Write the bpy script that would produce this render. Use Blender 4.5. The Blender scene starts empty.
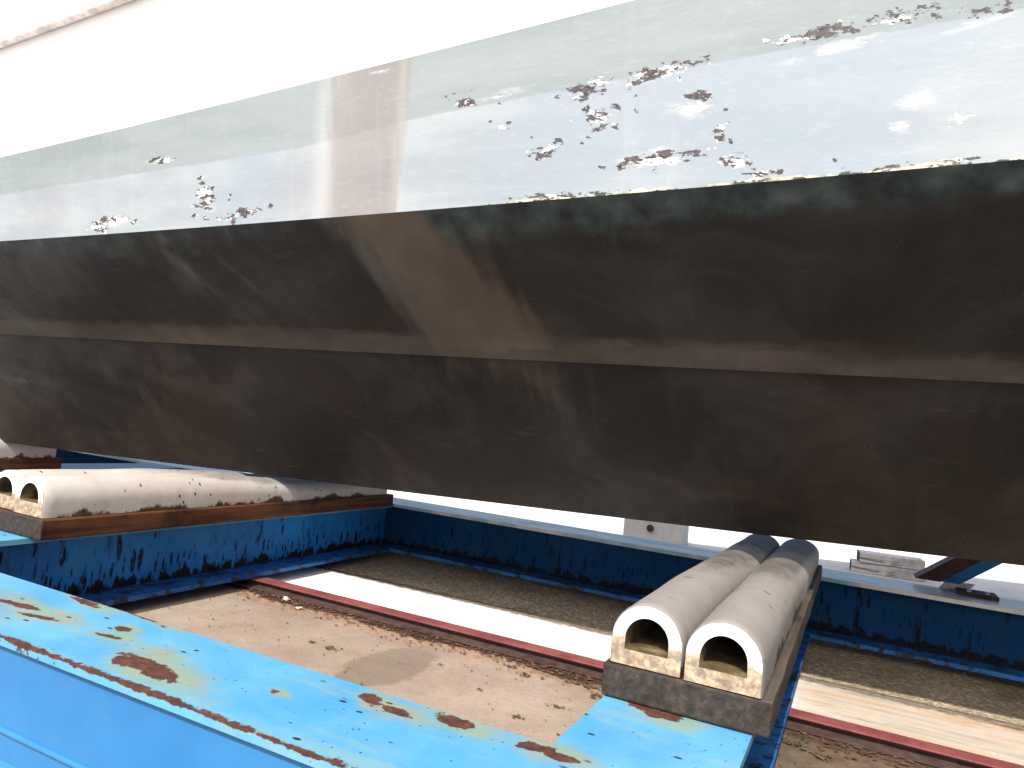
import bpy, bmesh, math, random
from mathutils import Vector, Matrix, noise as mnoise

random.seed(11)
# ------------------------------------------------------------------ camera
GZ = 0.885                     # eye height above the ground (world z of the eye)
F_PX = 719.07
AX = (0.89533579, 0.06675212, -0.4403612)     # world x, y, z axes seen by the camera
AY = (0.43366717, 0.09470892, 0.89608203)     # (right, down, forward)
AZ = (0.10152151, -0.9932645, 0.05584808)
sc = bpy.context.scene
cam_d = bpy.data.cameras.new('camera')
cam = bpy.data.objects.new('camera', cam_d)
sc.collection.objects.link(cam)
cam_d.sensor_width = 36.0
cam_d.lens = F_PX / 1024 * 36.0
cam_d.clip_start = 0.02
cam_d.clip_end = 2000
right = Vector((AX[0], AY[0], AZ[0])).normalized()
fwd = Vector((AX[2], AY[2], AZ[2])).normalized()
up = right.cross(fwd).normalized()
right = fwd.cross(up)
cam.matrix_world = Matrix(((right.x, up.x, -fwd.x, 0), (right.y, up.y, -fwd.y, 0),
                           (right.z, up.z, -fwd.z, GZ), (0, 0, 0, 1)))
sc.camera = cam
# ------------------------------------------------------------------ sky, sun, exposure
SUN_EL, SUN_AZ = math.radians(46), math.radians(-8)      # sun behind the viewer, a little to the right
w = bpy.data.worlds.new('World'); sc.world = w; w.use_nodes = True
nt = w.node_tree; nt.nodes.clear()
sky = nt.nodes.new('ShaderNodeTexSky'); sky.sky_type = 'NISHITA'; sky.sun_disc = False
sky.sun_elevation = SUN_EL; sky.sun_rotation = math.pi + SUN_AZ
sky.air_density = 1.0; sky.dust_density = 5.0; sky.ozone_density = 1.0
bg = nt.nodes.new('ShaderNodeBackground'); bg.inputs[1].default_value = 0.13
wo = nt.nodes.new('ShaderNodeOutputWorld')
nt.links.new(sky.outputs[0], bg.inputs[0]); nt.links.new(bg.outputs[0], wo.inputs[0])
sd = bpy.data.lights.new('sun', 'SUN'); sd.energy = 4.2; sd.angle = math.radians(0.6); sd.color = (1, .955, .88)
so = bpy.data.objects.new('sun', sd); sc.collection.objects.link(so)
ldir = Vector((math.sin(SUN_AZ) * math.cos(SUN_EL), math.cos(SUN_AZ) * math.cos(SUN_EL), -math.sin(SUN_EL)))
so.rotation_euler = ldir.to_track_quat('-Z', 'Y').to_euler(); so.location = (-3, -8, 9)
vs = sc.view_settings
vs.view_transform = 'Standard'; vs.look = 'None'; vs.exposure = 0.75; vs.gamma = 1.0; vs.use_curve_mapping = False
sc.render.engine = 'CYCLES'
sc.render.resolution_x, sc.render.resolution_y = 1024, 768

# ------------------------------------------------------------------ pixel helpers
def ray(u, v):
    d = (u - 512, v - 384, F_PX)
    return Vector((sum(a * b for a, b in zip(AX, d)), sum(a * b for a, b in zip(AY, d)), sum(a * b for a, b in zip(AZ, d))))
def on_z(u, v, z):
    d = ray(u, v); p = d * ((z - GZ) / d.z); p.z += GZ; return p
def on_y(u, v, y):
    d = ray(u, v); p = d * (y / d.y); p.z += GZ; return p
def proj(p):
    x, y, z = p[0], p[1], p[2] - GZ
    q = [AX[i] * x + AY[i] * y + AZ[i] * z for i in range(3)]
    if q[2] < .15: return (-9999, -9999)
    return (512 + F_PX * q[0] / q[2], 384 + F_PX * q[1] / q[2])
def sstep(a, b, x):
    t = max(0., min(1., (x - a) / (b - a))); return t * t * (3 - 2 * t)
def ell(u, v, cx, cy, rx, ry, ang=0.):
    a = math.radians(ang); dx, dy = u - cx, v - cy
    p = dx * math.cos(a) + dy * math.sin(a); q = -dx * math.sin(a) + dy * math.cos(a)
    return max(0., 1 - math.sqrt((p / rx) ** 2 + (q / ry) ** 2) * .5)     # 1 centre, .5 at the rim
def interp(tab, x):
    if x <= tab[0][0]: (x0, y0), (x1, y1) = tab[0], tab[1]
    elif x >= tab[-1][0]: (x0, y0), (x1, y1) = tab[-2], tab[-1]
    else:
        for (x0, y0), (x1, y1) in zip(tab, tab[1:]):
            if x0 <= x <= x1: break
    return y0 + (y1 - y0) * (x - x0) / (x1 - x0)

# ------------------------------------------------------------------ object helpers
COL = sc.collection
def link(o, parent=None):
    COL.objects.link(o)
    if parent: o.parent = parent
    return o
def mesh_obj(name, verts, faces, mat, parent=None, smooth=False, attrs=None):
    me = bpy.data.meshes.new(name); me.from_pydata([tuple(v) for v in verts], [], faces); me.update()
    if smooth: me.polygons.foreach_set('use_smooth', [True] * len(me.polygons))
    if attrs:
        for k, vals in attrs.items():
            a = me.attributes.new(k, 'FLOAT', 'POINT'); a.data.foreach_set('value', vals)
    me.materials.append(mat)
    return link(bpy.data.objects.new(name, me), parent)
def bm_obj(name, bm, mat, parent=None, smooth=False):
    bmesh.ops.recalc_face_normals(bm, faces=bm.faces[:])
    me = bpy.data.meshes.new(name); bm.to_mesh(me); bm.free()
    if smooth: me.polygons.foreach_set('use_smooth', [True] * len(me.polygons))
    me.materials.append(mat)
    return link(bpy.data.objects.new(name, me), parent)
def thing(name, label, cat, loc=(0, 0, 0), group=None):
    o = bpy.data.objects.new(name, None); link(o); o.location = loc; o.empty_display_size = .1
    return tag(o, label, cat, group)
def tag(o, label=None, cat=None, group=None, kind=None):
    if label: o['label'] = label
    if cat: o['category'] = cat
    if group: o['group'] = group
    if kind: o['kind'] = kind
    return o
def box_bm(x0, x1, y0, y1, z0, z1, bev=0., seg=2):
    bm = bmesh.new(); bmesh.ops.create_cube(bm, size=1)
    for v in bm.verts:
        v.co = ((x0 + x1) / 2 + v.co.x * (x1 - x0), (y0 + y1) / 2 + v.co.y * (y1 - y0), (z0 + z1) / 2 + v.co.z * (z1 - z0))
    if bev: bmesh.ops.bevel(bm, geom=bm.edges[:], offset=bev, segments=seg, affect='EDGES', profile=.5)
    return bm
def box(name, x0, x1, y0, y1, z0, z1, mat, parent=None, bev=0.):
    return bm_obj(name, box_bm(x0, x1, y0, y1, z0, z1, bev), mat, parent)
def slab(name, x0, x1, y0, y1, z0, z1, mat, parent, step, attrf, rough=0.):
    """plate with a dense top and dense long edges; attrf(point)->dict of wear values"""
    nx = max(1, int((x1 - x0) / step)); ny = max(1, int((y1 - y0) / step))
    vs_, fs, at = [], [], {}
    def grid(fn, a, b):
        base = len(vs_)
        for j in range(b + 1):
            for i in range(a + 1): vs_.append(fn(i / a, j / b))
        for j in range(b):
            for i in range(a):
                k = base + j * (a + 1) + i; fs.append((k, k + 1, k + a + 2, k + a + 1))
    X = lambda s: x0 + s * (x1 - x0)
    Y = lambda s: y0 + s * (y1 - y0)
    grid(lambda s, t: (X(s), Y(t), z1), nx, ny)
    grid(lambda s, t: (X(s), y0, z0 + t * (z1 - z0)), nx, 2)
    grid(lambda s, t: (X(1 - s), y1, z0 + t * (z1 - z0)), nx, 2)
    grid(lambda s, t: (X(1 - s), Y(t), z0), 1, 1)
    grid(lambda s, t: (x0, Y(1 - s), z0 + t * (z1 - z0)), 1, 1)
    grid(lambda s, t: (x1, Y(s), z0 + t * (z1 - z0)), 1, 1)
    for p in vs_:
        for k, val in attrf(p).items(): at.setdefault(k, []).append(val)
    return mesh_obj(name, vs_, fs, mat, parent, attrs=at)

# ------------------------------------------------------------------ material helpers
class N:
    """tiny node builder"""
    def __init__(s, name):
        s.m = bpy.data.materials.new(name); s.m.use_nodes = True; s.t = s.m.node_tree; s.t.nodes.clear()
        s.out = s.t.nodes.new('ShaderNodeOutputMaterial'); s.b = s.t.nodes.new('ShaderNodeBsdfPrincipled')
        s.t.links.new(s.b.outputs[0], s.out.inputs[0])
        s.tc = s.t.nodes.new('ShaderNodeTexCoord')
    def put(s, sock, v):
        if hasattr(v, 'is_linked'): s.t.links.new(v, sock)
        elif isinstance(v, (tuple, list)): sock.default_value = (*v, 1) if len(v) == 3 and len(sock.default_value) == 4 else v
        else: sock.default_value = v
    @property
    def obj(s): return s.tc.outputs['Object']
    def map(s, sc_=(1, 1, 1), rot=(0, 0, 0), loc=(0, 0, 0), vec=None):
        n = s.t.nodes.new('ShaderNodeMapping'); s.put(n.inputs['Vector'], vec or s.obj)
        n.inputs['Scale'].default_value = sc_; n.inputs['Rotation'].default_value = rot; n.inputs['Location'].default_value = loc
        return n.outputs[0]
    def noise(s, scale, detail=4, rough=.55, vec=None, dist=0.):
        n = s.t.nodes.new('ShaderNodeTexNoise'); s.put(n.inputs['Vector'], vec or s.obj)
        n.inputs['Scale'].default_value = scale; n.inputs['Detail'].default_value = detail
        n.inputs['Roughness'].default_value = rough; n.inputs['Distortion'].default_value = dist
        return n.outputs['Fac']
    def vor(s, scale, vec=None, feat='F1'):
        n = s.t.nodes.new('ShaderNodeTexVoronoi'); n.feature = feat; s.put(n.inputs['Vector'], vec or s.obj); n.inputs['Scale'].default_value = scale
        return n.outputs['Distance']
    def vorcol(s, scale, vec=None):
        n = s.t.nodes.new('ShaderNodeTexVoronoi'); s.put(n.inputs['Vector'], vec or s.obj); n.inputs['Scale'].default_value = scale
        return s.sep(n.outputs['Color'])[0]
    def math(s, op, a, b=0., c=None):
        n = s.t.nodes.new('ShaderNodeMath'); n.operation = op; s.put(n.inputs[0], a); s.put(n.inputs[1], b)
        if c is not None: s.put(n.inputs[2], c)
        return n.outputs[0]
    def add(s, a, b): return s.math('ADD', a, b)
    def mul(s, a, b): return s.math('MULTIPLY', a, b)
    def sub(s, a, b): return s.math('SUBTRACT', a, b)
    def step(s, a, lo, hi):
        n = s.t.nodes.new('ShaderNodeMapRange'); n.interpolation_type = 'SMOOTHSTEP'; s.put(n.inputs[0], a)
        n.inputs[1].default_value = lo; n.inputs[2].default_value = hi; n.inputs[3].default_value = 0; n.inputs[4].default_value = 1
        return n.outputs[0]
    def mix(s, f, a, b):
        n = s.t.nodes.new('ShaderNodeMix'); n.data_type = 'RGBA'; s.put(n.inputs[0], f); s.put(n.inputs[6], a); s.put(n.inputs[7], b)
        return n.outputs[2]
    def attr(s, name):
        n = s.t.nodes.new('ShaderNodeAttribute'); n.attribute_name = name; return n.outputs['Fac']
    def sep(s, v=None):
        n = s.t.nodes.new('ShaderNodeSeparateXYZ'); s.put(n.inputs[0], v or s.obj); return n.outputs
    def geo(s):
        n = s.t.nodes.new('ShaderNodeNewGeometry'); return s.sep(n.outputs['Normal'])
    def rand(s):
        n = s.t.nodes.new('ShaderNodeObjectInfo'); return n.outputs['Random']
    def ramp(s, f, stops):
        n = s.t.nodes.new('ShaderNodeValToRGB'); s.put(n.inputs[0], f); cr = n.color_ramp
        while len(cr.elements) < len(stops): cr.elements.new(.5)
        for e, (p, c) in zip(cr.elements, stops): e.position = p; e.color = (*c, 1)
        return n.outputs[0]
    def bump(s, h, strength=.3, dist=.01, prev=None):
        n = s.t.nodes.new('ShaderNodeBump'); s.put(n.inputs['Height'], h); n.inputs['Strength'].default_value = strength
        n.inputs['Distance'].default_value = dist
        if prev: s.put(n.inputs['Normal'], prev)
        return n.outputs[0]
    def done(s, col, rough=.6, nrm=None, spec=.4, metal=0.):
        s.put(s.b.inputs['Base Color'], col); s.put(s.b.inputs['Roughness'], rough); s.put(s.b.inputs['Metallic'], metal)
        s.put(s.b.inputs['Specular IOR Level'], spec)
        if nrm: s.put(s.b.inputs['Normal'], nrm)
        return s.m

ZT_ = GZ - .55
RUST_STOPS = [(.25, (.012, .006, .005)), (.45, (.045, .013, .008)), (.6, (.085, .024, .011)), (.85, (.16, .055, .024))]
def m_paint_top():
    n = N('sun_faded_blue_paint')
    fade = n.noise(3.2, 5, .6)
    base = n.mix(n.step(fade, .3, .7), (.050, .225, .43), (.095, .30, .46))
    base = n.mix(n.mul(n.step(n.noise(26, 5, .7), .5, .75), .25), base, (.14, .36, .5))
    run = n.noise(1, 5, .65, n.map((3.5, 15, 3)))
    base = n.mix(n.mul(n.step(run, .50, .70), .5), base, (.19, .29, .25))
    r = n.attr('rust'); nz = n.noise(38, 6, .65); nz2 = n.noise(9, 4, .6)
    e = n.add(r, n.mul(n.sub(nz, .5), .8))
    e = n.add(e, n.mul(n.sub(nz2, .5), .35))
    hal = n.noise(1, 5, .65, n.map((9, 26, 9)))
    halo = n.step(n.add(n.attr('halo'), n.add(n.mul(n.sub(hal, .5), 1.0), n.mul(n.sub(nz, .5), .3))), .22, .75)
    base = n.mix(n.mul(halo, .68), base, n.ramp(n.noise(12, 4), [(.3, (.15, .24, .15)), (.55, (.24, .24, .10)), (.8, (.26, .15, .05))]))
    rm = n.step(e, .5, .58)
    rust = n.ramp(n.noise(55, 6, .7), RUST_STOPS)
    # small chips down to black primer
    chip = n.mul(n.step(n.vor(15, n.map((.8, 1.6, 1))), .115, .085), n.step(n.noise(4, 3), .46, .52))
    chip2 = n.mul(n.step(n.vor(46, n.map((1, 1.3, 1))), .14, .09), n.step(n.noise(6, 3, vec=n.map(loc=(3, 1, 0))), .50, .56))
    base = n.mix(n.math('MAXIMUM', chip, chip2), base, (.018, .022, .03))
    col = n.mix(rm, base, rust)
    b = n.bump(n.noise(160, 3), .12, .002)
    b = n.bump(n.add(n.mul(rm, n.noise(70, 5)), n.mul(chip, -.6)), .55, .006, b)
    b = n.bump(n.noise(5, 3), .12, .02, b)
    return n.done(col, n.add(.40, n.mul(rm, .45)), b, .45)
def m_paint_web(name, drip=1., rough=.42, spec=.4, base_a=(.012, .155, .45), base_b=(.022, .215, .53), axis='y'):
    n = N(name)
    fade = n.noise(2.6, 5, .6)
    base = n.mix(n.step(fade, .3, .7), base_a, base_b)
    g = n.sep()
    along = g[1] if axis == 'y' else g[0]
    # drips: runs of old tar and dirt, each with its own height
    wob = n.mul(n.sub(n.noise(16, 3, .6), .5), .9)
    def run(fa, fz, rad, keep, off):
        v = n.t.nodes.new('ShaderNodeTexVoronoi')
        sv = (1, fa, fz) if axis == 'y' else (fa, 1, fz)
        n.put(v.inputs['Vector'], n.map(sv, loc=off)); v.inputs['Scale'].default_value = 1; v.inputs['Randomness'].default_value = 1
        rnd = n.sep(v.outputs['Color'])
        ok = n.step(rnd[0], keep, keep + .05)
        r_ = n.add(n.mul(rnd[1], rad), rad * .5)
        return n.mul(n.step(n.sub(r_, n.add(v.outputs['Distance'], n.mul(wob, .35))), -.04, .06), ok)
    lowz = n.step(g[2], ZT_ - .08, ZT_ - .20)
    patch = n.step(n.noise(2.6, 3, .5, n.map(loc=(1.7, 4.1, .3))), .42, .58)
    e = n.math('MAXIMUM', n.mul(run(30, 7.5, .27, .36, (.3, .7, .2)), n.math('MAXIMUM', lowz, patch)), n.mul(run(62, 12, .27, .40, (5.3, 2.7, 1.2)), n.add(.25, n.mul(lowz, .75))))
    e = n.math('MAXIMUM', e, n.mul(run(16, 3.2, .22, .78, (2.3, 8.7, 4.2)), patch))
    e = n.mul(e, n.step(n.noise(1, 4, .7, n.map((70, 70, 22))), .36, .50))
    foot = n.step(n.add(n.mul(n.step(g[2], ZT_ - .19, ZT_ - .265), .30), n.noise(1, 5, .65, n.map((24, 24, 8)))), .68, .76)
    e = n.math('MAXIMUM', e, foot)
    m = n.mul(e, drip)
    col = n.mix(m, base, n.ramp(n.noise(60, 4), [(.3, (.004, .005, .007)), (.7, (.02, .014, .012)), (.9, (.06, .025, .012))]))
    dirt = n.mul(n.step(n.noise(7, 5, .65), .5, .7), .35 * drip)
    col = n.mix(n.mul(dirt, n.sub(1., m)), col, (.012, .045, .10))
    b = n.bump(n.noise(150, 3), .12, .002); b = n.bump(n.noise(4, 3), .15, .02, b)
    return n.done(col, n.add(rough, n.mul(m, .25)), b, spec)
def m_low():
    n = N('grimy_blue_paint')
    c = n.mix(n.step(n.noise(5, 5, .65), .4, .6), (.010, .085, .28), (.016, .13, .38))
    c = n.mix(n.step(n.noise(16, 6, .72), .50, .58), c, (.012, .012, .014))
    return n.done(c, .6, n.bump(n.noise(60, 5), .35, .004), .35)
def m_flange_glare():  # far flange whitened in colour to carry the grazing sky reflection
    n = N('glare_whitened_blue_paint')
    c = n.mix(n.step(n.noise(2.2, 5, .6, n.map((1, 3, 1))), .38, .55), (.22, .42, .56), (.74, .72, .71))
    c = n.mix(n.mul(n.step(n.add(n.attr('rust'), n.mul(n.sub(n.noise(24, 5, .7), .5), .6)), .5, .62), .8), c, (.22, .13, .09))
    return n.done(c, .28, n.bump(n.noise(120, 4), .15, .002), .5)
def m_hull_side():
    n = N('flaking_boot_stripe')
    up_ = n.attr('upper'); band = n.attr('band'); fl = n.attr('flake'); bare = n.attr('bare'); ch = n.attr('chine')
    wip = n.noise(1, 4, .6, n.map((1.3, 1, 9)))
    lo = n.mix(n.step(wip, .3, .7), (.228, .262, .292), (.295, .325, .350))
    lo = n.mix(n.mul(n.step(n.noise(2.1, 4, .6, n.map((1, 1, 1.2), loc=(5, 0, 2))), .48, .68), .6), lo, (.232, .236, .262))
    lo = n.mix(n.mul(n.step(n.noise(1.1, 3, .55, n.map(loc=(8, 0, 4))), .45, .62), .7), lo, (.215, .262, .312))
    hi = n.mix(n.step(wip, .3, .7), (.175, .21, .225), (.222, .255, .268))
    ue = n.step(n.add(up_, n.mul(n.sub(n.noise(7, 4), .5), .35)), .42, .6)
    base = n.mix(ue, lo, hi)
    bstep = n.step(n.add(band, n.mul(n.sub(n.noise(1, 4, .6, n.map((12, 1, 2.))), .5), .5)), .3, .7)
    base = n.mix(n.mul(bstep, .66), base, n.ramp(n.noise(1, 4, .6, n.map((9, 1, 1.5))), [(.3, (.175, .15, .145)), (.7, (.225, .20, .185))]))
    wipe = n.mul(n.mul(n.mul(band, n.sub(1., band)), 4.), n.step(n.noise(1, 4, .6, n.map((14, 1, 1.6), loc=(2, 0, 0))), .35, .65))
    base = n.mix(n.mul(wipe, .6), base, (.36, .37, .375))
    base = n.mix(n.mul(n.step(n.noise(60, 5, .7, n.map((.35, 1, 1.5))), .5, .8), .16), base, (.5, .5, .5))
    # vertical wash marks
    base = n.mix(n.mul(n.step(n.noise(1, 4, .6, n.map((16, 1, 1.1))), .52, .75), .10), base, (.42, .44, .45))
    nf = n.noise(80, 5, .7, n.map((.6, 1, 1.)))
    nz = n.add(n.mul(n.noise(20, 4, .6, n.map((.35, 1, 1.7))), .5), n.mul(n.noise(85, 5, .75, n.map((.5, 1, 1.2))), .5))
    base = n.mix(n.mul(n.step(n.add(bare, n.mul(n.sub(n.noise(30, 6, .75, n.map((.35, 1, 1))), .5), 1.5)), .45, .85), .5), base, (.46, .46, .46))
    gw = n.step(n.math('MAXIMUM', n.mul(fl, .85), bare), .12, .85)
    white = n.step(n.sub(nz, n.sub(.74, n.mul(gw, .265))), -.012, .02)
    base = n.mix(white, base, n.mix(n.step(nf, .4, .6), (.74, .72, .70), (.50, .47, .455)))
    nd = n.add(n.mul(n.noise(36, 4, .6, n.map((.45, 1, 1.1), loc=(4.2, 0, 1.3))), .55), n.mul(n.noise(110, 4, .65, n.map((.5, 1, 1.), loc=(1.2, 0, 5.3))), .45))
    gd = n.step(fl, .12, .80)
    dark = n.step(n.sub(nd, n.sub(.755, n.mul(gd, .255))), -.006, .012)
    base = n.mix(dark, base, n.ramp(n.noise(120, 3), [(.35, (.035, .03, .034)), (.65, (.095, .082, .086))]))
    ce = n.add(ch, n.mul(n.sub(n.noise(30, 5, .65, n.map((.3, 1, 1))), .5), 1.8))
    base = n.mix(n.step(ce, .84, .98), base, n.ramp(n.noise(18, 4), [(.35, (.16, .17, .13)), (.5, (.50, .45, .34)), (.7, (.62, .57, .46))]))
    base = n.mix(n.step(n.add(n.mul(ch, .8), n.mul(n.sub(n.noise(46, 5, .7, n.map((.4, 1, 1), loc=(2, 2, 2))), .5), 3.0)), .78, .90), base, (.05, .055, .05))
    b = n.bump(n.add(n.mul(white, -.6), n.mul(dark, -.35)), .6, .0025)
    b = n.bump(n.noise(110, 4, .6), .2, .002, b); b = n.bump(n.noise(3, 3), .15, .03, b)
    return n.done(base, .55, b, .3)
def m_hull_bottom():
    n = N('worn_black_antifouling')
    band = n.attr('band'); green = n.attr('green'); tan = n.attr('tan'); smear = n.attr('smear')
    st = n.noise(1, 5, .6, n.map((13, 1.2, 1.2)))               # brush and rinse marks running down the sections
    base = n.mix(n.step(n.noise(1.3, 4), .35, .65), (.0115, .0100, .0098), (.021, .0165, .0145))
    base = n.mix(n.mul(n.step(st, .5, .78), .30), base, (.040, .034, .030))
    cl = n.noise(2.4, 6, .62, n.map((1, 1, 1), loc=(3, 1, 4)), .8)
    base = n.mix(n.mul(n.step(cl, .42, .70), .62), base, n.ramp(n.noise(1.1, 2), [(.35, (.055, .043, .035)), (.65, (.040, .040, .042))]))
    sc2 = n.step(n.noise(1, 5, .68, n.map((5, 22, 22), rot=(0, .35, 0))), .60, .74)
    base = n.mix(n.mul(sc2, .30), base, (.075, .070, .064))
    gr = n.step(n.add(green, n.mul(n.sub(n.noise(8, 5, .65, n.map((1.4, 1, 1))), .5), .8)), .35, .75)
    base = n.mix(n.mul(gr, .8), base, n.ramp(n.noise(11, 4), [(.35, (.014, .019, .020)), (.55, (.040, .055, .054)), (.75, (.095, .112, .106))]))
    be = n.step(n.add(n.mul(band, .95), n.add(n.mul(n.sub(st, .5), 1.0), n.mul(n.sub(n.noise(6, 5, .65), .5), .6))), .2, 1.0)
    base = n.mix(n.mul(be, .85), base, n.ramp(n.noise(5, 4), [(.3, (.085, .062, .045)), (.7, (.125, .095, .072))]))
    se = n.step(n.add(smear, n.mul(n.sub(st, .5), .8)), .35, 1.0)
    base = n.mix(n.mul(se, .7), base, (.085, .086, .082))
    te = n.step(n.add(tan, n.mul(n.sub(n.noise(7, 6, .68, n.map((.5, 1, 1))), .5), 1.1)), .3, .85)  # tan: worn paint plus light caught by the spray rail, painted in
    base = n.mix(n.mul(te, n.add(.35, n.mul(n.step(n.noise(1.2, 3), .35, .6), .4))), base, n.ramp(n.noise(7, 4), [(.3, (.075, .058, .046)), (.7, (.125, .105, .09))]))
    sp = n.mul(n.step(n.vor(70), .16, .1), n.step(n.noise(5, 3, vec=n.map(loc=(2, 7, 1))), .58, .66))
    base = n.mix(n.mul(sp, .5), base, (.14, .14, .13))
    b = n.bump(n.noise(90, 5, .6), .22, .003); b = n.bump(st, .12, .004, b); b = n.bump(n.noise(3, 3), .15, .03, b)
    return n.done(base, n.add(.50, n.mul(n.noise(14, 4), .2)), b, .25)
def m_white_gel():
    n = N('white_topside_paint')
    c = n.mix(n.step(n.noise(2, 4), .4, .7), (.80, .80, .79), (.74, .74, .73))
    return n.done(c, .35, n.bump(n.noise(3, 3), .08, .02), .5)
def m_plain(name, col, rough=.6, var=.25, sc_=20, bump=.2):
    n = N(name); z = n.noise(sc_, 5, .6)
    c = n.mix(n.step(z, .3, .7), tuple(x * (1 - var) for x in col), tuple(min(1, x * (1 + var)) for x in col))
    return n.done(c, rough, n.bump(n.noise(sc_ * 6, 4), bump, .003))
def m_rubber(name, body, scuff_amt, base_dirt):
    n = N(name)
    sc1 = n.attr('scuff'); low = n.attr('low'); end = n.attr('end')
    g = n.noise(6, 5, .6)
    c = n.mix(n.step(g, .3, .7), body, tuple(x * .86 for x in body))
    sn = n.noise(1, 5, .65, n.map((26, 5, 26)))
    se = n.step(n.add(sc1, n.mul(n.sub(sn, .5), .8)), .4, .85)
    c = n.mix(n.mul(se, scuff_amt), c, n.ramp(n.noise(15, 5), [(.3, (.06, .055, .05)), (.7, (.15, .135, .125))]))
    rings = n.mul(n.step(n.noise(1, 4, .6, n.map((3, 42, 3))), .60, .70), .35)
    c = n.mix(n.mul(rings, scuff_amt), c, tuple(min(.8, x * 1.5) for x in body))
    nick = n.mul(n.step(n.vor(17, n.map((.7, 1.9, 1.2), rot=(0, 0, .5))), .17, .11), n.step(n.noise(7, 2, vec=n.map(loc=(9, 2, 4))), .44, .50))
    c = n.mix(nick, c, (.02, .018, .016))
    dn = n.add(n.mul(n.noise(5.5, 3, .5, n.map((1, 1, .3))), .7), n.mul(n.noise(30, 5, .65, n.map((1, 1, .6))), .3))
    de = n.step(n.add(n.mul(low, .9), n.mul(n.sub(dn, .5), 3.0)), .66, .86)
    sm = n.mul(n.step(n.noise(4, 5, .65, n.map(loc=(3, 6, 1))), .5, .72), .35)
    c = n.mix(sm, c, tuple(x * .55 for x in body))
    c = n.mix(n.mul(de, base_dirt), c, n.ramp(n.noise(24, 4), [(.3, (.022, .014, .008)), (.6, (.07, .042, .020)), (.85, (.16, .11, .05))]))
    face = n.mix(n.step(n.noise(20, 3), .3, .7), (.74, .72, .69), (.66, .63, .59))
    fd = n.step(n.add(low, n.mul(n.sub(n.noise(30, 5, .65), .5), 1.5)), .12, .50)
    face = n.mix(n.mul(fd, .86 * base_dirt), face, n.ramp(n.noise(60, 5, .7), [(.33, (.05, .025, .010)), (.47, (.17, .10, .04)), (.62, (.36, .27, .15))]))
    c = n.mix(end, c, face)
    b = n.bump(n.noise(120, 4), .2, .002); b = n.bump(n.noise(9, 4), .25, .012, b)
    return n.done(c, .62, b, .3)
def m_bore():
    n = N('dirty_shaded_fender_bore')  # bore colour darkened for the shade inside the hollow
    c = n.ramp(n.noise(18, 5), [(.3, (.03, .02, .010)), (.55, (.10, .07, .03)), (.75, (.28, .22, .12))])
    return n.done(c, .75, n.bump(n.noise(60, 4), .3, .003))
def m_wood(name, dark, mid, light, axis=1):
    n = N(name)
    s_ = [30, 30, 30]; s_[axis] = 1.6
    g = n.noise(1, 6, .65, n.map(tuple(s_)), .6)
    c = n.ramp(g, [(.28, dark), (.5, mid), (.75, light)])
    blot = n.step(n.noise(5, 4, .6), .48, .72)
    c = n.mix(n.mul(blot, .8), c, tuple(x * .35 for x in dark))
    s2 = [60, 60, 60]; s2[axis] = 2.5
    crack = n.step(n.noise(1, 3, .5, n.map(tuple(s2))), .36, .30)
    c = n.mix(n.mul(crack, .8), c, (.01, .008, .006))
    nrm = n.geo()
    endg = n.step(n.math('ABSOLUTE', nrm[axis]), .6, .8)
    c = n.mix(endg, c, n.ramp(n.noise(1, 5, .7, n.map((60, 60, 60))), [(.3, (.013, .010, .009)), (.55, (.033, .027, .023)), (.8, (.075, .064, .056))]))
    return n.done(c, .78, n.bump(n.sub(g, n.mul(crack, .6)), .5, .005), .25)
def m_concrete(name, a, b_, sp=.35, bumpd=.004, agg=0., stain=None):
    n = N(name)
    c = n.mix(n.step(n.noise(1.7, 6, .6), .32, .68), a, b_)
    c = n.mix(n.mul(n.step(n.noise(11, 6, .65), .45, .75), .3), c, tuple(x * .72 for x in a))
    c = n.mix(n.mul(n.step(n.noise(150, 4, .7), .5, .75), sp), c, tuple(x * .5 for x in a))
    c = n.mix(n.mul(n.step(n.noise(95, 4, .7, n.map(loc=(3, 3, 3))), .55, .8), sp * .8), c, tuple(min(.75, x * 1.6) for x in b_))
    h = n.noise(120, 5, .7)
    if agg:
        v = n.vor(70); cc = n.vorcol(70)
        c = n.mix(agg, c, n.ramp(cc, [(0., (.10, .07, .04)), (.35, (.20, .15, .09)), (.65, (.32, .25, .16)), (.92, (.42, .35, .25)), (1., (.6, .54, .45))]))
        c = n.mix(n.mul(n.step(v, .35, .7), agg * .5), c, (.07, .05, .03))
        c = n.mix(n.mul(n.step(n.noise(4, 5, .6), .5, .7), .35), c, (.09, .065, .036))
        h = n.sub(h, n.mul(v, 2.0))
    if stain: c = stain(n, c)
    nb = n.bump(h, .55, bumpd); nb = n.bump(n.noise(14, 5), .3, .012, nb)
    return n.done(c, .88, nb, .2)

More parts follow.
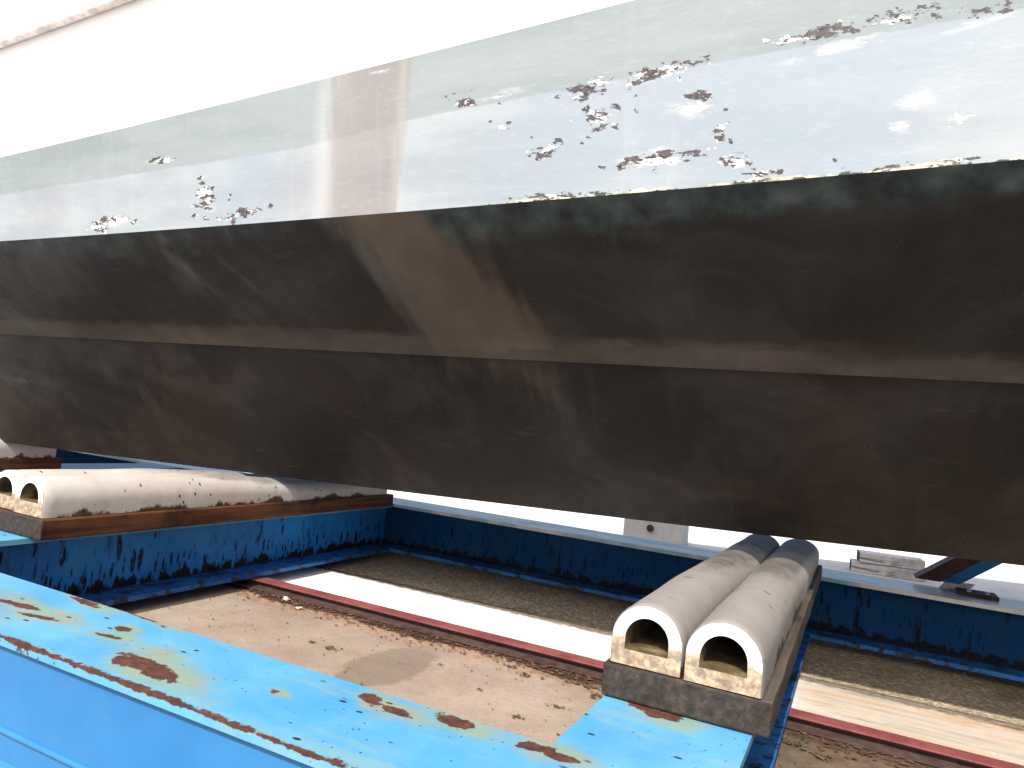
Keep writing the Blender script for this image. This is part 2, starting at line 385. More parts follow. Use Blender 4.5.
def ground_stain(n, c):
    st = n.attr('stain'); ru = n.attr('rust')
    se = n.step(n.add(st, n.mul(n.sub(n.noise(9, 5, .6), .5), .35)), .45, .56)
    c = n.mix(n.mul(se, .55), c, (.12, .095, .075))
    re = n.step(n.add(ru, n.mul(n.sub(n.noise(14, 6, .65), .5), .9)), .3, .8)
    c = n.mix(n.mul(re, .7), c, n.ramp(n.noise(25, 5), [(.3, (.10, .045, .02)), (.55, (.30, .16, .085)), (.8, (.42, .30, .2))]))
    de = n.step(n.add(ru, n.mul(n.sub(n.noise(50, 6, .7, n.map(loc=(1, 2, 3))), .5), 1.6)), .85, .95)
    c = n.mix(n.mul(de, .85), c, (.035, .022, .014))
    gm = n.step(n.add(n.attr('grime'), n.mul(n.sub(n.noise(28, 6, .7, n.map(loc=(6, 2, 3))), .5), 1.3)), .40, .72)
    c = n.mix(n.mul(gm, .92), c, n.ramp(n.noise(40, 4), [(.35, (.012, .006, .005)), (.7, (.045, .02, .014))]))
    di = n.step(n.add(n.attr('dirt'), n.mul(n.sub(n.noise(6, 5, .6), .5), .5)), .3, .75)
    return n.mix(n.mul(di, .8), c, n.ramp(n.noise(18, 5), [(.3, (.04, .026, .016)), (.7, (.10, .07, .045))]))
def strip_stain(n, c):
    di = n.attr('dirt')
    g = n.sep()
    de = n.step(n.add(di, n.mul(n.sub(n.noise(3, 6, .65, n.map((.8, 3, 1))), .5), .9)), .35, .9)
    c = n.mix(n.mul(de, .85), c, n.ramp(n.noise(1, 5, .65, n.map((1.5, 14, 1))), [(.3, (.22, .18, .13)), (.5, (.40, .34, .26)), (.62, (.36, .22, .095)), (.75, (.44, .38, .30))]))
    ed = n.step(n.add(n.attr('edge'), n.mul(n.sub(n.noise(22, 5, .6), .5), .8)), .4, .8)
    return n.mix(ed, c, n.ramp(n.noise(40, 5), [(.3, (.10, .08, .055)), (.7, (.26, .21, .15))]))
def m_rail():
    n = N('red_oxide_rail_paint')
    c = n.mix(n.step(n.noise(7, 5), .35, .65), (.20, .055, .05), (.135, .03, .028))
    c = n.mix(n.mul(n.step(n.noise(45, 5, .7), .55, .7), .7), c, (.06, .018, .012))
    return n.done(c, .7, n.bump(n.noise(80, 5), .4, .003))

M = dict(
    top=m_paint_top(),
    web_y=m_paint_web('blue_paint_with_black_drips', 1., .55, .25, axis='y'),
    web_far_shaded=m_paint_web('blue_paint_long_beam', .9, .8, .08, (.005, .038, .115), (.007, .052, .15), axis='x'),  # base colour darkened to carry the hull's shade on the far web
    web_near=m_paint_web('blue_paint_clean', .0, .42, .4, (.016, .122, .315), (.026, .155, .36), axis='x'),
    flange_glare=m_flange_glare(), low=m_low(),
    side=m_hull_side(), bottom=m_hull_bottom(), white=m_white_gel(),
    rub=m_plain('tan_rub_rail', (.72, .66, .62)), deck=m_plain('grey_deck_paint', (.45, .46, .46)),
    rub_r=m_rubber('scuffed_grey_rubber', (.235, .218, .203), .9, 1.),
    rub_l=m_rubber('off_white_rubber', (.44, .405, .372), .6, 1.),
    bore=m_bore(),
    wood_dark=m_wood('weathered_dark_timber', (.022, .017, .014), (.05, .038, .031), (.10, .08, .066)),
    wood_red=m_wood('red_brown_timber', (.020, .008, .005), (.078, .027, .011), (.14, .052, .021)),
    wood_pale=m_wood('pale_timber', (.66, .60, .56), (.70, .65, .61), (.74, .70, .67), 0),
    tan=m_concrete('tan_concrete', (.215, .168, .132), (.31, .252, .202), .55, stain=ground_stain),
    pale=m_concrete('pale_concrete', (.58, .56, .53), (.68, .66, .63)),
    strip=m_concrete('whitewashed_concrete', (.66, .63, .60), (.74, .72, .70), .15, stain=strip_stain),
    agg=m_concrete('exposed_aggregate', (.40, .32, .225), (.52, .43, .31), .4, .006, .6),
    rail=m_rail(),
    dkmetal=m_plain('dark_rusty_shade_steel', (.05, .03, .025), .7, .4, 30, .4),
    bolt=m_plain('galvanised_bolt', (.55, .55, .53), .45),
    maroon=m_plain('maroon_primer', (.06, .018, .02), .6, .35, 25),
    flake=m_plain('rust_flakes', (.07, .035, .018), .9, .6, 40, .4),
    leaf=m_plain('dry_seaweed', (.055, .042, .022), .9, .5, 40, .4),
    shell=m_plain('broken_shell', (.55, .48, .42), .7, .2, 40, .3),
)

# ------------------------------------------------------------------ ground
def sheet(name, x0, x1, y0, y1, z, mat, step, attrf):
    nx = max(1, int((x1 - x0) / step)); ny = max(1, int((y1 - y0) / step)); V = []; F = []; at = {}
    for j in range(ny + 1):
        for i in range(nx + 1):
            p = (x0 + (x1 - x0) * i / nx, y0 + (y1 - y0) * j / ny, z); V.append(p)
            for k, val in attrf(p).items(): at.setdefault(k, []).append(val)
    for j in range(ny):
        for i in range(nx):
            k = j * (nx + 1) + i; F.append((k, k + 1, k + nx + 2, k + nx + 1))
    return mesh_obj(name, V, F, mat, attrs=at)
g = mesh_obj('ground', [(-500, -500, 0), (500, -500, 0), (500, 500, 0), (-500, 500, 0)], [(0, 1, 2, 3)], M['pale'])
tag(g, kind='structure')
RAIL_Y = 2.61
def tan_attr(p):
    u, v = proj(p)
    stain = max(ell(u, v, 385, 668, 52, 17, -12), ell(u, v, 350, 680, 40, 8, -20))
    d = RAIL_Y - p[1]
    rust = .70 * sstep(.45, .05, d) if d > 0 else 0
    grime = sstep(.17, .07, d + .05 * mnoise.noise(Vector((p[0] * 5, 3.3, 0)))) if d > -.01 else 0  # foot band: grime with the rail's shadow painted in
    return dict(grime=grime, stain=stain, rust=rust, dirt=.85 * sstep(-.35, -.1, p[0]))
tag(sheet('slipway_floor', -5.5, 2.5, -1.5, RAIL_Y, .004, M['tan'], .03, tan_attr), kind='structure')
def strip_attr(p):
    return dict(dirt=.95 * sstep(-.6, .1, p[0]), edge=sstep(3.04, 3.18, p[1]))
tag(sheet('rail_bed', -9, 5, RAIL_Y, 3.18, .006, M['strip'], .04, strip_attr), kind='structure')
tag(mesh_obj('aggregate_paving', [(-9, 3.18, .008), (5, 3.18, .008), (5, 5.2, .008), (-9, 5.2, .008)], [(0, 1, 2, 3)], M['agg']), kind='structure')

# rails
def rail(y, label):
    prof = [(-.060, 0), (.060, 0), (.060, .006), (.012, .010), (.012, .020), (.030, .024), (.030, .0300),
            (-.030, .0300), (-.030, .024), (-.012, .020), (-.012, .010), (-.060, .006)]
    V = []; F = []; nx = 60; n = len(prof)
    for i in range(nx + 1):
        x = -10 + 16 * i / nx
        for (a, b) in prof: V.append((x, y + a, .0085 + b))
    for i in range(nx):
        for k in range(n): F.append((i * n + k, i * n + (k + 1) % n, (i + 1) * n + (k + 1) % n, (i + 1) * n + k))
    F.append(tuple(range(n))[::-1]); F.append(tuple(nx * n + k for k in range(n)))
    root = thing('slipway_rail', label, 'rail', (0, 0, 0))
    mesh_obj('rail_body', V, F, M['dkmetal'], root)  # dark side colour stands in for shade below the running surface
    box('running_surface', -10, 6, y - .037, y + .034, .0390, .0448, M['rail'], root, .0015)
rail(RAIL_Y, 'maroon painted steel rail between tan concrete and white strip')

# ------------------------------------------------------------------ carriage
ZT, ZB, FT = GZ - .55, GZ - .835, .018
carriage = thing('boat_carriage', 'blue painted rusty steel slipway carriage of wide flanged beams', 'boat carriage', (0, 0, 0))
RUST_SPOTS = [(150, 668, 34, 8, 24), (125, 661, 18, 6, 0), (40, 617, 26, 2, 12), (122, 629, 10, 2.6, 8), (108, 636, 16, 2, 12), (20, 605, 30, 2.5, 14),
              (372, 700, 14, 6, 20), (395, 711, 22, 4, 20), (455, 722, 24, 5, 18), (535, 748, 20, 5, 10), (560, 757, 22, 4, 15), (85, 602, 16, 3, 20),
              (146, 618, 20, 2.4, 22), (662, 715, 22, 5, 12), (640, 706, 14, 4, 12), (275, 692, 8, 2, 15)]
def halo_of(u, v):
    h = 0.
    for (cx, cy, rx, ry, an) in RUST_SPOTS: h = max(h, ell(u, v, cx + rx * .45, cy + ry * .35, rx * 1.5, ry * 2.1, an))
    h = max(h, .62 * ell(u, v, 20, 612, 60, 16, 14), .6 * ell(u, v, 15, 598, 40, 8, 12))
    return h
def near_attr(p):
    u, v = proj(p); r = 0.
    for s in RUST_SPOTS: r = max(r, ell(u, v, *s))
    t = mnoise.noise(Vector((p[0] * 3.1, 2.2, 0))) * .5 + .5
    d_out = p[1] - .936
    t2 = mnoise.noise(Vector((p[0] * 11, 5.5, 0))) * .5 + .5
    r = max(r, (.78 - .16 * t2) * sstep(.010 + .030 * t + .012 * t2, .002, d_out))          # worn outer corner
    if p[2] < ZT - .001 and d_out < .001:                                         # plate edge: chips only
        r = .30 + .28 * max(0, mnoise.noise(Vector((p[0] * 14, 7.7, 0)))) + (.35 if p[2] > ZT - .004 else 0)
    r = max(r, (.40 + .22 * (mnoise.noise(Vector((p[0] * 2.3, 9.2, 0))))) * sstep(.022, .003, 1.216 - p[1]))
    return dict(rust=r, halo=max(halo_of(u, v), .8 * r))
def cross_attr(p):
    u, v = proj(p); r = 0.
    for s in RUST_SPOTS: r = max(r, ell(u, v, *s))
    r = max(r, .15 + .2 * mnoise.noise(Vector((p[0] * 4, p[1] * 4, 3))))
    return dict(rust=max(0, r), halo=max(halo_of(u, v), .8 * r))
def far_attr(p):
    return dict(rust=.32 + .3 * mnoise.noise(Vector((p[0] * 2.5, p[1] * 6, 1))))
def hbeam(name, axis, a0, a1, c, half, webmat, attrf, step, cut=0., woff=0., topm=None):
    b = bpy.data.objects.new(name, None); link(b, carriage); b.empty_display_size = .1
    if axis == 'x':
        slab('top_flange', a0, a1, c - half, c + half, ZT - FT, ZT, topm or M['top'], b, step, attrf)
        wc = c + woff
        box('web', a0, a1, wc - .006, wc + .006, ZB + FT, ZT - FT, webmat, b)
        bm = box_bm(a0, a1, c - half, c + half, ZB, ZB + FT); bm_obj('bottom_flange', bm, M['low'], b)
        for s in (-1, 1):      # weld fillet
            bm = bmesh.new(); pts = [(a, wc + s * .006, ZB + FT) for a in (a0, a1)] + [(a, wc + s * .022, ZB + FT) for a in (a0, a1)] + [(a, wc + s * .006, ZB + FT + .016) for a in (a0, a1)]
            vv = [bm.verts.new(q) for q in pts]
            bm.faces.new((vv[2], vv[3], vv[5], vv[4])); bm_obj('weld', bm, webmat, b)
    else:
        slab('top_flange', c - half, c + half, a0, a1, ZT - FT, ZT, M['top'], b, step, attrf)
        box('web', c - .006, c + .006, a0 - cut, a1 + cut, ZB + FT, ZT - FT, webmat, b)
        bm_obj('bottom_flange', box_bm(c - half, c + half, a0, a1, ZB, ZB + FT), M['low'], b)
    return b
hbeam('long_beam', 'x', -6.4, 3.6, 1.076, .140, M['web_near'], near_attr, .0125, woff=-.117)
bd = [o for o in carriage.children if o.name.startswith('long_beam')][0]
bmb = bmesh.new(); bmesh.ops.create_cone(bmb, cap_ends=True, segments=10, radius1=.007, radius2=.007, depth=10.)
bmesh.ops.rotate(bmb, verts=bmb.verts[:], matrix=Matrix.Rotation(math.pi / 2, 3, 'Y')); bmesh.ops.translate(bmb, verts=bmb.verts[:], vec=(-1.4, .953, ZT - .192))
bm_obj('weld_bead', bmb, M['web_near'], bd, True)
hbeam('long_beam', 'x', -7.6, 3.6, 3.80, .140, M['web_far_shaded'], far_attr, .05, topm=M['flange_glare'])
for c in (-4.50, -2.655, -.301, 2.0):
    hbeam('cross_beam', 'y', 1.2175, 3.6585, c, .150, M['web_y'], cross_attr, .02, .13)
    for y in (RAIL_Y,):
        box('slide_shoe', c - .12, c + .12, y - .05, y + .05, .0450, ZB - .0005, M['dkmetal'], carriage)

# ------------------------------------------------------------------ timbers and D fenders
def timber(x0, x1, y0, y1, mat, label):
    bm = box_bm(x0, x1, y0, y1, ZT + .002, ZT + .072, .005, 2)
    bmesh.ops.subdivide_edges(bm, edges=[e for e in bm.edges if abs(e.verts[0].co.y - e.verts[1].co.y) > .5], cuts=30)
    for v in bm.verts:
        k = mnoise.noise(Vector((v.co.x * 9, v.co.y * 5, v.co.z * 20)))
        v.co.x += .003 * k
        if v.co.z > ZT + .03: v.co.z += .002 * k - .001
    return tag(bm_obj('timber_bearer', bm, mat), label, 'timber', 'timber bearers on the cross beams')
timber(-.458, -.118, 1.505, 3.52, M['wood_dark'], 'dark weathered timber bearer under the grey scuffed fenders')
timber(-2.80, -2.440, 1.52, 3.55, M['wood_red'], 'red-brown timber bearer under the off-white fender pair')
timber(-4.655, -4.315, 1.52, 2.76, M['wood_red'], 'red-brown timber bearer farther along, half hidden behind the off-white fender pair')

def fender(xc, y0, y1, mat, label, sag, group, seed, W=.0765, HS=.056, bore=(.046, .033, .058)):
    out, inn = [], []
    n = 18
    def dshape(r, zb, hs):
        pts = [(-r, zb), (-r, zb + (hs - zb) * .33), (-r, zb + (hs - zb) * .67)]
        for i in range(n + 1):
            a = math.pi - math.pi * i / n; pts.append((r * math.cos(a), hs + r * math.sin(a)))
        pts += [(r, zb + (hs - zb) * .67), (r, zb + (hs - zb) * .33), (r, zb), (r * .33, zb), (-r * .33, zb)]
        return pts
    out = dshape(W, 0, HS); inn = dshape(*bore)
    P = len(out); NS = 110; zb = ZT + .0725
    V = []; F = []; sc_, lo_, en = [], [], []
    bV = []; bF = []
    def frame(t):
        y = y0 + (y1 - y0) * t
        wob = mnoise.noise(Vector((seed, y * 2.2, 0))) * .010
        k = 1 - sag * sstep(2.0, 3.0, y) + .02 * mnoise.noise(Vector((seed + 5, y * 5, 0)))
        return y, wob * sstep(0, .35, t), k
    for i in range(NS + 1):
        y, wob, k = frame(i / NS)
        if i == 1: y = y0 + .007
        if i == NS - 1: y = y1 - .007
        for (a, b) in out:
            rd = 1 - .035 * max(0, 1 - min(i, NS - i) / 1.) if i in (0, NS) else 1.
            bulge = (1 + (1 - k) * .35) * rd
            zz = b * k * rd + (1 - rd) * .03
            V.append((xc + a * bulge + wob * (b / .13), y + .004 * mnoise.noise(Vector((a * 30, b * 30, seed))) * (i == 0), zb + zz))
            topn = max(0, (b - .07) / .06)
            sc_.append(min(1, topn * (.35 + .75 * sstep(1.85, 2.7, y))))
            lo_.append(max(0, 1 - b / .075)); en.append(0.)
    for i in range(NS):
        for q in range(P): F.append((i * P + q, i * P + (q + 1) % P, (i + 1) * P + (q + 1) % P, (i + 1) * P + q))
    # end faces (own vertices so that they keep a crisp edge)
    for (ti, flip) in ((0, False), (NS, True)):
        y, wob, k = frame(ti / NS); base = len(V)
        for ring in (out, inn):
            for (a, b) in ring:
                rd = .965 if ring is out else 1.
                V.append((xc + a * rd * (1 + (1 - k) * .35) + wob * (b / .13), y, zb + b * k * rd + (1 - rd) * .03)); sc_.append(0.); lo_.append(max(0, 1 - b / .085)); en.append(1.)
        for q in range(P):
            f = (base + q, base + P + q, base + P + (q + 1) % P, base + (q + 1) % P); F.append(f if not flip else f[::-1])
    for i in range(0, NS + 1, 5):
        y, wob, k = frame(i / NS)
        for (a, b) in inn: bV.append((xc + a * (1 + (1 - k) * .35) + wob * (b / .13), y, zb + b * k))
    nb = len(bV) // P
    for i in range(nb - 1):
        for q in range(P): bF.append((i * P + q, (i + 1) * P + q, (i + 1) * P + (q + 1) % P, i * P + (q + 1) % P))
    root = thing('dock_fender', label, 'fender', (0, 0, 0), group)
    o = mesh_obj('rubber_shell', V, F, mat, root, True, dict(scuff=sc_, low=lo_, end=en))
    try: o.data.set_sharp_from_angle(angle=math.radians(40))
    except Exception: pass
    mesh_obj('bore', bV, bF, M['bore'], root, True)
    return root
GF = 'D-shaped rubber fenders used as boat pads'
fender(-.372, 1.512, 3.44, M['rub_r'], 'grey scuffed D fender on dark timber, the one beside the open bay with tan floor', .20, GF, 1.3)
fender(-.215, 1.506, 3.46, M['rub_r'], 'grey scuffed D fender on dark timber, the one flush with the timber edge', .20, GF, 4.1)
fender(-2.722, 1.545, 3.50, M['rub_l'], 'off-white D fender behind its twin on red-brown timber', .30, GF, 7.7, .083, .05, (.052, .046, .058))
fender(-2.545, 1.53, 3.50, M['rub_l'], 'off-white D fender with brown grime along its base above the drip-streaked beam', .30, GF, 9.9, .083, .05, (.052, .046, .058))
fender(-4.57, 1.55, 2.68, M['rub_l'], 'off-white D fender in the farthest pair, inner one, mostly hidden', .1, GF, 12.2)
fender(-4.40, 1.55, 2.72, M['rub_l'], 'off-white D fender showing only its far end between the hull and the front pair', .1, GF, 15.2)

# ------------------------------------------------------------------ boat hull
def fit(pix, yfun):
    """pixels on a curve whose y is known as a function of x -> table x:z"""
    tab = []
    for (u, v) in pix:
        y = 2.
        for _ in range(30):
            p = on_y(u, v, y); y = yfun(p.x)
        tab.append((p.x, p.z))
    return tab
def poly(tab):
    """least squares quadratic"""
    A = [[sum(x ** (i + j) for x, _ in tab) for j in range(3)] for i in range(3)]; B = [sum(z * x ** i for x, z in tab) for i in range(3)]
    m = Matrix(A); c = m.inverted() @ Vector(B)
    def fz(x):
        if x < -5: s = c[1] + 2 * c[2] * -5; return c[0] - 5 * c[1] + 25 * c[2] + s * (x + 5)
        if x > 1.2: s = c[1] + 2 * c[2] * 1.2; return c[0] + 1.2 * c[1] + 1.44 * c[2] + s * (x - 1.2)
        return c[0] + c[1] * x + c[2] * x * x
    return fz
yK = lambda x: 2.90 + .11 * x
yC = lambda x: 1.76 + .01 * x
yT = lambda x: yC(x) - .07
yH = lambda x: yC(x) - .13
yS = lambda x: yC(x) + (yK(x) - yC(x)) * .50
zK = poly(fit([(0, 441), (55, 449), (100, 456), (200, 467), (280, 476), (392, 490), (512, 505), (640, 520), (770, 536), (900, 551), (1024, 566)], yK))
zS = poly(fit([(0, 333), (150, 340), (330, 350), (530, 357), (700, 367), (1024, 381)], yS))
zC = poly(fit([(0, 241), (130, 233), (300, 220), (420, 209), (600, 195), (760, 184), (900, 172), (1024, 157)], yC))
zT = poly(fit([(0, 158), (130, 125), (250, 96), (330, 77), (412, 60), (512, 32), (625, 0)], yT))
zH = lambda x: zT(x) + .475 + .01 * x
X0, X1 = -8.6, 3.4
def bowf(x): return 1 - (1 - sstep(-8.9, -4.4, x)) ** 1.0 if x < -4.4 else 1.
def pull(p, x):
    k = bowf(x); yk = yK(x)
    return Vector((p[0], yk + (p[1] - yk) * k, p[2]))
def sec(x):
    K = Vector((x, yK(x), zK(x))); S = Vector((x, yS(x), zS(x))); C = Vector((x, yC(x), zC(x))); T = Vector((x, yT(x), zT(x))); H = Vector((x, yH(x), zH(x)))
    out = Vector((0, -(C.z - K.z), -(C.y - K.y) * -1)).normalized()
    nrm = Vector((0, -(C.z - K.z), (C.y - K.y))).normalized()      # points towards the viewer and down
    Sd = S - nrm * .006 + (K - S).normalized() * .012
    Se = S + nrm * .010
    Su = S + (C - S).normalized() * .085
    return K, Sd, Se, Su, C, T, H
def band_bottom(u, v):
    # pale brown band that runs down the sections
    lft = interp([(212, 318), (260, 375), (330, 425), (357, 455), (420, 520), (520, 600)], v)
    rgt = interp([(212, 412), (260, 470), (330, 535), (357, 560), (420, 620), (520, 680)], v)
    return sstep(-44, 34, u - lft) * sstep(-50, 34, rgt - u) * (1 if v < 350 else .42 * sstep(480, 350, v))
FL = [(110, 222, 26, 8, -15), (98, 226, 10, 6, 0), (160, 160, 18, 5, -8), (205, 196, 13, 15, 0), (240, 214, 34, 6, -14), (465, 103, 14, 8, -15), (500, 128, 7, 7, 0),
      (585, 90, 40, 11, -20), (650, 74, 62, 9, -14), (600, 120, 22, 14, 0), (548, 150, 20, 9, -20), (655, 160, 60, 8, -9), (735, 160, 24, 11, 10), (720, 130, 8, 14, 0), (700, 95, 20, 7, 0),
      (820, 34, 66, 8, -12), (905, 14, 62, 9, -14), (990, 12, 46, 8, -18), (935, 162, 60, 5, -6), (765, 172, 30, 5, -5), (850, 176, 60, 4, -6), (560, 195, 60, 4, -4)]
BR = [(500, 95, 40, 6, -14), (690, 108, 34, 17, -8), (660, 152, 60, 8, -12), (850, 42, 90, 7, -17), (985, 22, 50, 6, -14), (112, 222, 22, 8, -15), (158, 161, 16, 5, -8), (920, 100, 34, 12, -12), (955, 118, 30, 14, -20), (900, 125, 18, 10, 0), (207, 205, 9, 9, 0), (380, 72, 22, 3, -10)]
rf = random.Random(3)
for (cx, cy, sx, sy, nn) in ((590, 112, 40, 18, 16), (640, 82, 55, 12, 18), (548, 148, 35, 12, 10), (655, 160, 60, 10, 14), (715, 140, 14, 26, 10), (500, 120, 14, 14, 5), (215, 200, 22, 20, 8), (235, 216, 36, 6, 8),
                             (860, 26, 95, 10, 20), (980, 10, 45, 10, 12), (110, 222, 30, 9, 8), (465, 100, 16, 8, 5), (920, 166, 90, 4, 14), (760, 178, 60, 4, 8)):
    for _ in range(nn):
        dx = rf.gauss(0, sx * .6)
        FL.append((cx + dx, cy + rf.gauss(0, sy * .55) - dx * .17, rf.uniform(2.5, 6.5), rf.uniform(1.8, 3.6), rf.uniform(-30, 10)))
def side_attr(p):
    u, v = proj(p)
    if u < -2000: u, v = 2000., 400.
    vC = interp([(0, 241), (300, 220), (600, 195), (1024, 157)], u); vM = interp([(0, 195), (300, 148), (420, 118), (520, 98), (720, 62), (1024, 8)], u)
    fl = 0.; br = 0.
    for e in FL: fl = max(fl, ell(u, v, *e))
    for e in BR: br = max(br, ell(u, v, *e))
    band = sstep(-22, 20, u - interp([(60, 336), (215, 322)], v)) * sstep(-15, 13, interp([(60, 410), (215, 398)], v) - u)
    if u < -60 or u > 1090: fl = max(fl, .45 * max(0, mnoise.noise(p * 2.5)))
    return dict(upper=sstep(10, -10, v - vM), band=band, flake=fl, bare=.78 * br, chine=sstep(9, 0, vC - v) * (sstep(380, 520, u) * .75 + .25))
def bot_attr(p):
    u, v = proj(p)
    if u < -2000: u, v = 2000., 400.
    vC = interp([(0, 241), (300, 220), (600, 195), (1024, 157)], u); vS = interp([(0, 333), (150, 340), (330, 350), (530, 357), (700, 367), (1024, 381)], u)
    green = sstep(70, 2, v - vC) * (1 if u > 420 else .55)
    tan = sstep(36, 2, vS - v) * (1 if v < vS + 2 else 0) * .95
    smear = max(ell(u, v, 375, 268, 62, 12, 48), .9 * ell(u, v, 415, 318, 40, 10, 58), .8 * ell(u, v, 30, 325, 40, 10, 25), .75 * ell(u, v, 190, 272, 70, 7, 38), .7 * ell(u, v, 245, 280, 60, 5, 40), .6 * ell(u, v, 120, 380, 90, 14, 35), .55 * ell(u, v, 560, 400, 120, 18, 42), .6 * ell(u, v, 470, 232, 40, 10, 20), .6 * ell(u, v, 565, 222, 34, 7, 5), .6 * ell(u, v, 640, 232, 40, 9, 5), .5 * ell(u, v, 945, 205, 50, 12, -5), .45 * ell(u, v, 700, 300, 50, 40, 0), .6 * ell(u, v, 20, 380, 50, 6, 10), .6 * ell(u, v, 640, 235, 90, 14, 0), .55 * ell(u, v, 90, 412, 12, 4, 25))
    return dict(band=band_bottom(u, v), green=green, tan=tan, smear=smear)
kd = Vector((1, .11, 0)).normalized(); kp = Vector((0, 2.90, 0))
def mirror(p):
    q = p - kp; q.z = 0; al = kd * q.dot(kd); pr = q - al
    r = kp + al - pr; r.z = p.z; return r
boat = thing('boat', 'big dark-bottomed boat hull with flaking pale boot stripe and white topsides', 'boat', (0, 0, 0))
xs = []
x = X0
while x < X1:
    xs.append(x); x += .009 if -5.2 < x < 1.4 else .12
xs.append(X1)
secs = [[pull(q, q.x) for q in sec(x)] for x in xs]
def panel(name, ia, ib, nv, mat, attrf, far, sagf=0., tanf=None):
    V, F, at = [], [], {}
    for s in secs:
        for j in range(nv + 1):
            t = j / nv; p = s[ia].lerp(s[ib], t)
            if sagf: p = p + Vector((0, -1, -.4)) * sagf * math.sin(math.pi * t)
            if attrf:
                for k, val in attrf(p).items(): at.setdefault(k, []).append(tanf(t) if (tanf and k == 'tan') else val)
            V.append(mirror(p) if far else p)
    n = nv + 1
    for i in range(len(secs) - 1):
        for j in range(nv):
            f = (i * n + j, i * n + j + 1, (i + 1) * n + j + 1, (i + 1) * n + j); F.append(f if far else f[::-1])
    return mesh_obj(name, V, F, mat, boat, True, at)
for far in (False, True):
    d = not far
    panel('lower_bottom_panel', 0, 1, 16 if d else 4, M['bottom'], bot_attr, far, .012, lambda t: .12 * sstep(.9, 1, t))
    panel('spray_rail', 1, 2, 2, M['bottom'], bot_attr, far, 0, lambda t: .15 + .5 * t)
    panel('spray_rail_face', 2, 3, 4, M['bottom'], bot_attr, far, 0, lambda t: .88 - .26 * t)
    panel('upper_bottom_panel', 3, 4, 22 if d else 4, M['bottom'], bot_attr, far, .02, lambda t: .62 * sstep(.16, 0, t))
    panel('boot_stripe', 4, 5, 44 if d else 4, M['side'], side_attr, far)
    panel('topside', 5, 6, 8 if d else 3, M['white'], None, far)
    V, F = [], []
    for s in secs:                      # rub rail at the sheer
        h = s[6]
        for a in range(8):
            q = h + Vector((0, -.018 + .02 * math.cos(a * math.pi / 4), .022 * math.sin(a * math.pi / 4)))
            V.append(mirror(q) if far else q)
    for i in range(len(secs) - 1):
        for a in range(8): F.append((i * 8 + a, i * 8 + (a + 1) % 8, (i + 1) * 8 + (a + 1) % 8, (i + 1) * 8 + a))
    mesh_obj('rub_rail', V, F, M['rub'], boat, True)
for far in (False, True):
    V, F = [], []
    for s in secs:                      # low bulwark above the rub rail, added so white covers the blue sky
        h = s[6]
        for q in (h + Vector((0, .012, -.02)), h + Vector((0, -.004, .20)), h + Vector((0, .05, .20)), h + Vector((0, .05, -.02))): V.append(mirror(q) if far else q)
    for i in range(len(secs) - 1):
        for a in range(4): F.append((i * 4 + a, i * 4 + (a + 1) % 4, (i + 1) * 4 + (a + 1) % 4, (i + 1) * 4 + a))
    mesh_obj('added_bulwark', V, F, M['white'], boat)
V, F = [], []
for s in secs:
    a, b = s[6], mirror(s[6]); V += [a, a.lerp(b, .5) + Vector((0, 0, .04)), b]
for i in range(len(secs) - 1):
    for k in range(2): F.append((i * 3 + k, (i + 1) * 3 + k, (i + 1) * 3 + k + 1, i * 3 + k + 1))
mesh_obj('deck', V, F, M['deck'], boat, True)
s = secs[-1]; ring = s[:] + [mirror(q) for q in s[::-1][:-1]]
mesh_obj('transom', ring, [tuple(range(len(ring)))], M['white'], boat)

# ------------------------------------------------------------------ things beyond the far beam
def at_ground(u, v): return on_z(u, v, .0)
p = at_ground(655, 541)
t = thing('concrete_block', 'small pale concrete block with a dark hole on the bright ground beyond the far beam', 'concrete block', (p.x, p.y, 0))
box('block_body', -.26, .26, -.12, .12, 0, .20, M['pale'], t, .012)
bm = bmesh.new(); bmesh.ops.create_cone(bm, cap_ends=True, segments=14, radius1=.03, radius2=.03, depth=.02)
bmesh.ops.rotate(bm, verts=bm.verts[:], matrix=Matrix.Rotation(math.pi / 2, 3, 'X')); bmesh.ops.translate(bm, verts=bm.verts[:], vec=(-.02, -.125, .12))
bm_obj('hole_shade_disc', bm, M['dkmetal'], t)  # solid dark disc painted as the shade inside a hole
p = at_ground(886, 575)
for k, (dx, dz, l) in enumerate(((0, 0, .52), (.02, .082, .46))):
    o = bm_obj('timber_baulk', box_bm(-l / 2, l / 2, -.09, .09, 0, .078, .006), M['wood_pale'])
    o.location = (p.x + dx, p.y, .001 + dz); o.rotation_euler.z = .06 * (1 + k)
    tag(o, ['pale timber baulk lying on bright ground, bottom of two', 'pale timber baulk lying on top of the other baulk'][k], 'timber', 'pale timber baulks')

# leaning side arm on the far beam's outer flange
def oriented(name, a, b, wx, wy, mat, parent):
    d = b - a; L = d.length; q = d.to_track_quat('Z', 'Y')
    bm = box_bm(-wx / 2, wx / 2, -wy / 2, wy / 2, 0, L, .003, 1)
    bmesh.ops.transform(bm, matrix=Matrix.Translation(a) @ q.to_matrix().to_4x4(), verts=bm.verts[:])
    return bm_obj(name, bm, mat, parent)
arm = bpy.data.objects.new('side_arm', None); link(arm, carriage)
YA = 3.90
q0, q1, q2 = on_y(915, 578, YA), on_y(940, 582, YA), on_y(960, 585.5, YA)
SH = Vector((.30, 0, .235))
def sheared(name, xa, xb, ya, yb, z0, sh, mat, parent):
    V = []
    for y in (ya, yb): V += [(xa, y, z0), (xb, y, z0), (xb + sh.x, y, z0 + sh.z), (xa + sh.x, y, z0 + sh.z)]
    return mesh_obj(name, V, [(0, 1, 2, 3), (7, 6, 5, 4), (0, 4, 5, 1), (1, 5, 6, 2), (2, 6, 7, 3), (3, 7, 4, 0)], mat, parent)
za = q1.z
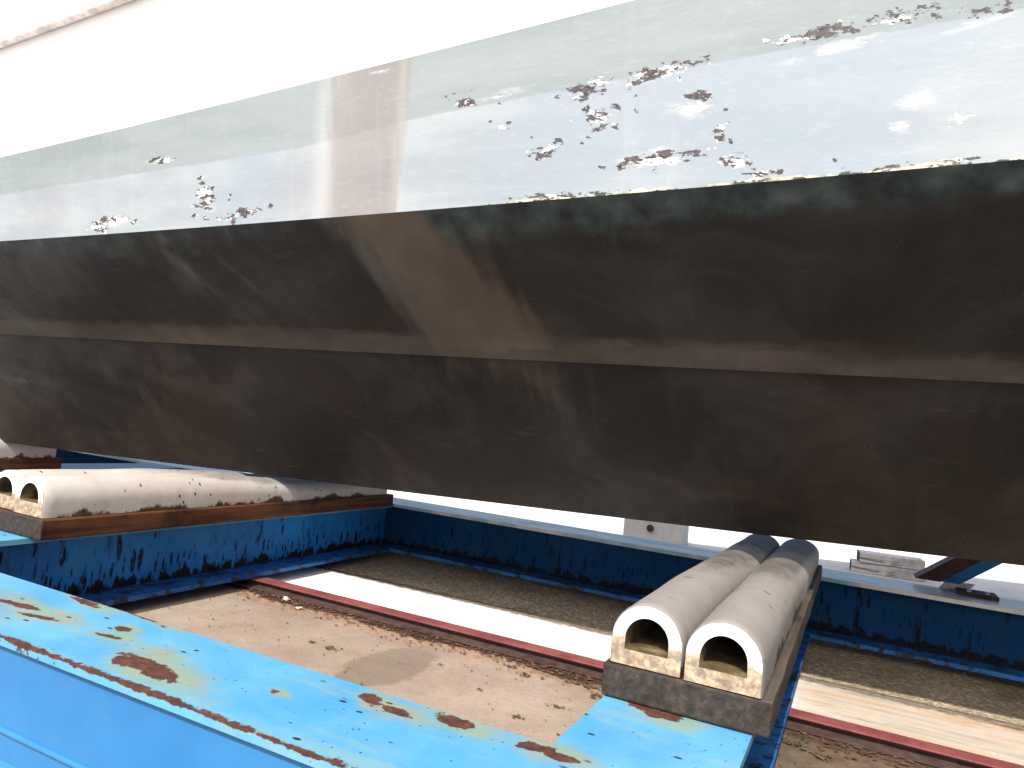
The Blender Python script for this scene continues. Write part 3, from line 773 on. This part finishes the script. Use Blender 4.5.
sheared('arm_flange', q0.x, q1.x, YA, YA + .13, za, SH, M['maroon'], arm)
sheared('arm_web', q1.x, q2.x, YA + .012, YA + .12, za + .002, SH, M['web_y'], arm)
g0 = on_y(958, 590, YA - .05)
sheared('gusset', q1.x, q2.x + .03, YA + .03, YA + .045, ZT - .002, Vector((.03, 0, za - ZT + .01)), M['pale'], arm)
box('base_plate', g0.x, g0.x + .15, YA - .09, YA + .035, ZT + .0005, ZT + .016, M['dkmetal'], arm)
for dx in (.04, .11):
    bm = bmesh.new(); bmesh.ops.create_cone(bm, cap_ends=True, segments=6, radius1=.010, radius2=.010, depth=.012)
    bmesh.ops.translate(bm, verts=bm.verts[:], vec=(g0.x + dx, YA - .06, ZT + .022)); bm_obj('bolt', bm, M['bolt'], arm)

# ------------------------------------------------------------------ litter by the rail
def litter(name, n, area, size, mat, seed):
    r = random.Random(seed); V, F = [], []
    for _ in range(n):
        x, y = area(r); s = size * r.uniform(.35, 1.2); a = r.uniform(0, 6.28); k = r.randint(4, 6); base = len(V)
        zz = .0075
        for q in range(k):
            ang = a + 6.283 * q / k; rr = s * r.uniform(.5, 1.1)
            V.append((x + math.cos(ang) * rr, y + math.sin(ang) * rr * .6, zz + r.uniform(0, s * .45)))
        V.append((x, y, zz + s * r.uniform(.3, .7)))
        for q in range(k): F.append((base + q, base + (q + 1) % k, base + k))
    return mesh_obj(name, V, F, mat)
def near_rail(r):
    return r.uniform(-2.5, .6), RAIL_Y - .065 - abs(r.gauss(0, .055))
tag(litter('rust_flakes', 900, near_rail, .011, M['flake'], 5), 'brown rust flakes gathered along the near foot of the rail', 'debris', kind='stuff')
def spread(r): return r.uniform(-2.6, .4), r.uniform(1.9, RAIL_Y - .08)
tag(litter('grit', 260, spread, .006, M['flake'], 6), 'dark grit scattered over the tan slipway floor', 'debris', kind='stuff')
clumps = [(588, 687, .035), (600, 698, .03), (525, 676, .022), (518, 718, .02), (558, 708, .018), (330, 649, .028), (312, 643, .016), (793, 745, .04), (820, 757, .03), (573, 683, .03), (480, 690, .012), (440, 665, .012)]
for i, (u, v, s) in enumerate(clumps):
    p = on_z(u, v, .005)
    o = litter('dry_seaweed', 26, lambda r: (r.gauss(p.x, s * .55), r.gauss(p.y, s * .4)), s * .35, M['leaf'], 40 + i)
    lab = ('dark seaweed clump on the dirty floor beyond the dark timber bearer' if u > 700 else
           'dry seaweed clump against the dark timber end beside the rail' if u > 565 else
           'small dry seaweed tuft on the tan floor beside the damp stain' if u < 345 else 'tiny dry seaweed tuft on the tan floor between rail and near beam')
    tag(o, lab, 'seaweed', 'dry seaweed clumps')
for i, (u, v) in enumerate([(285, 597), (300, 606), (560, 660)]):
    p = on_z(u, v, .02)
    o = litter('shell_fragment', 3, lambda r: (r.gauss(p.x, .012), r.gauss(p.y, .008)), .03, M['shell'], 70 + i)
    tag(o, 'pale broken shell fragment lying beside the rail', 'shell', 'shell fragments')
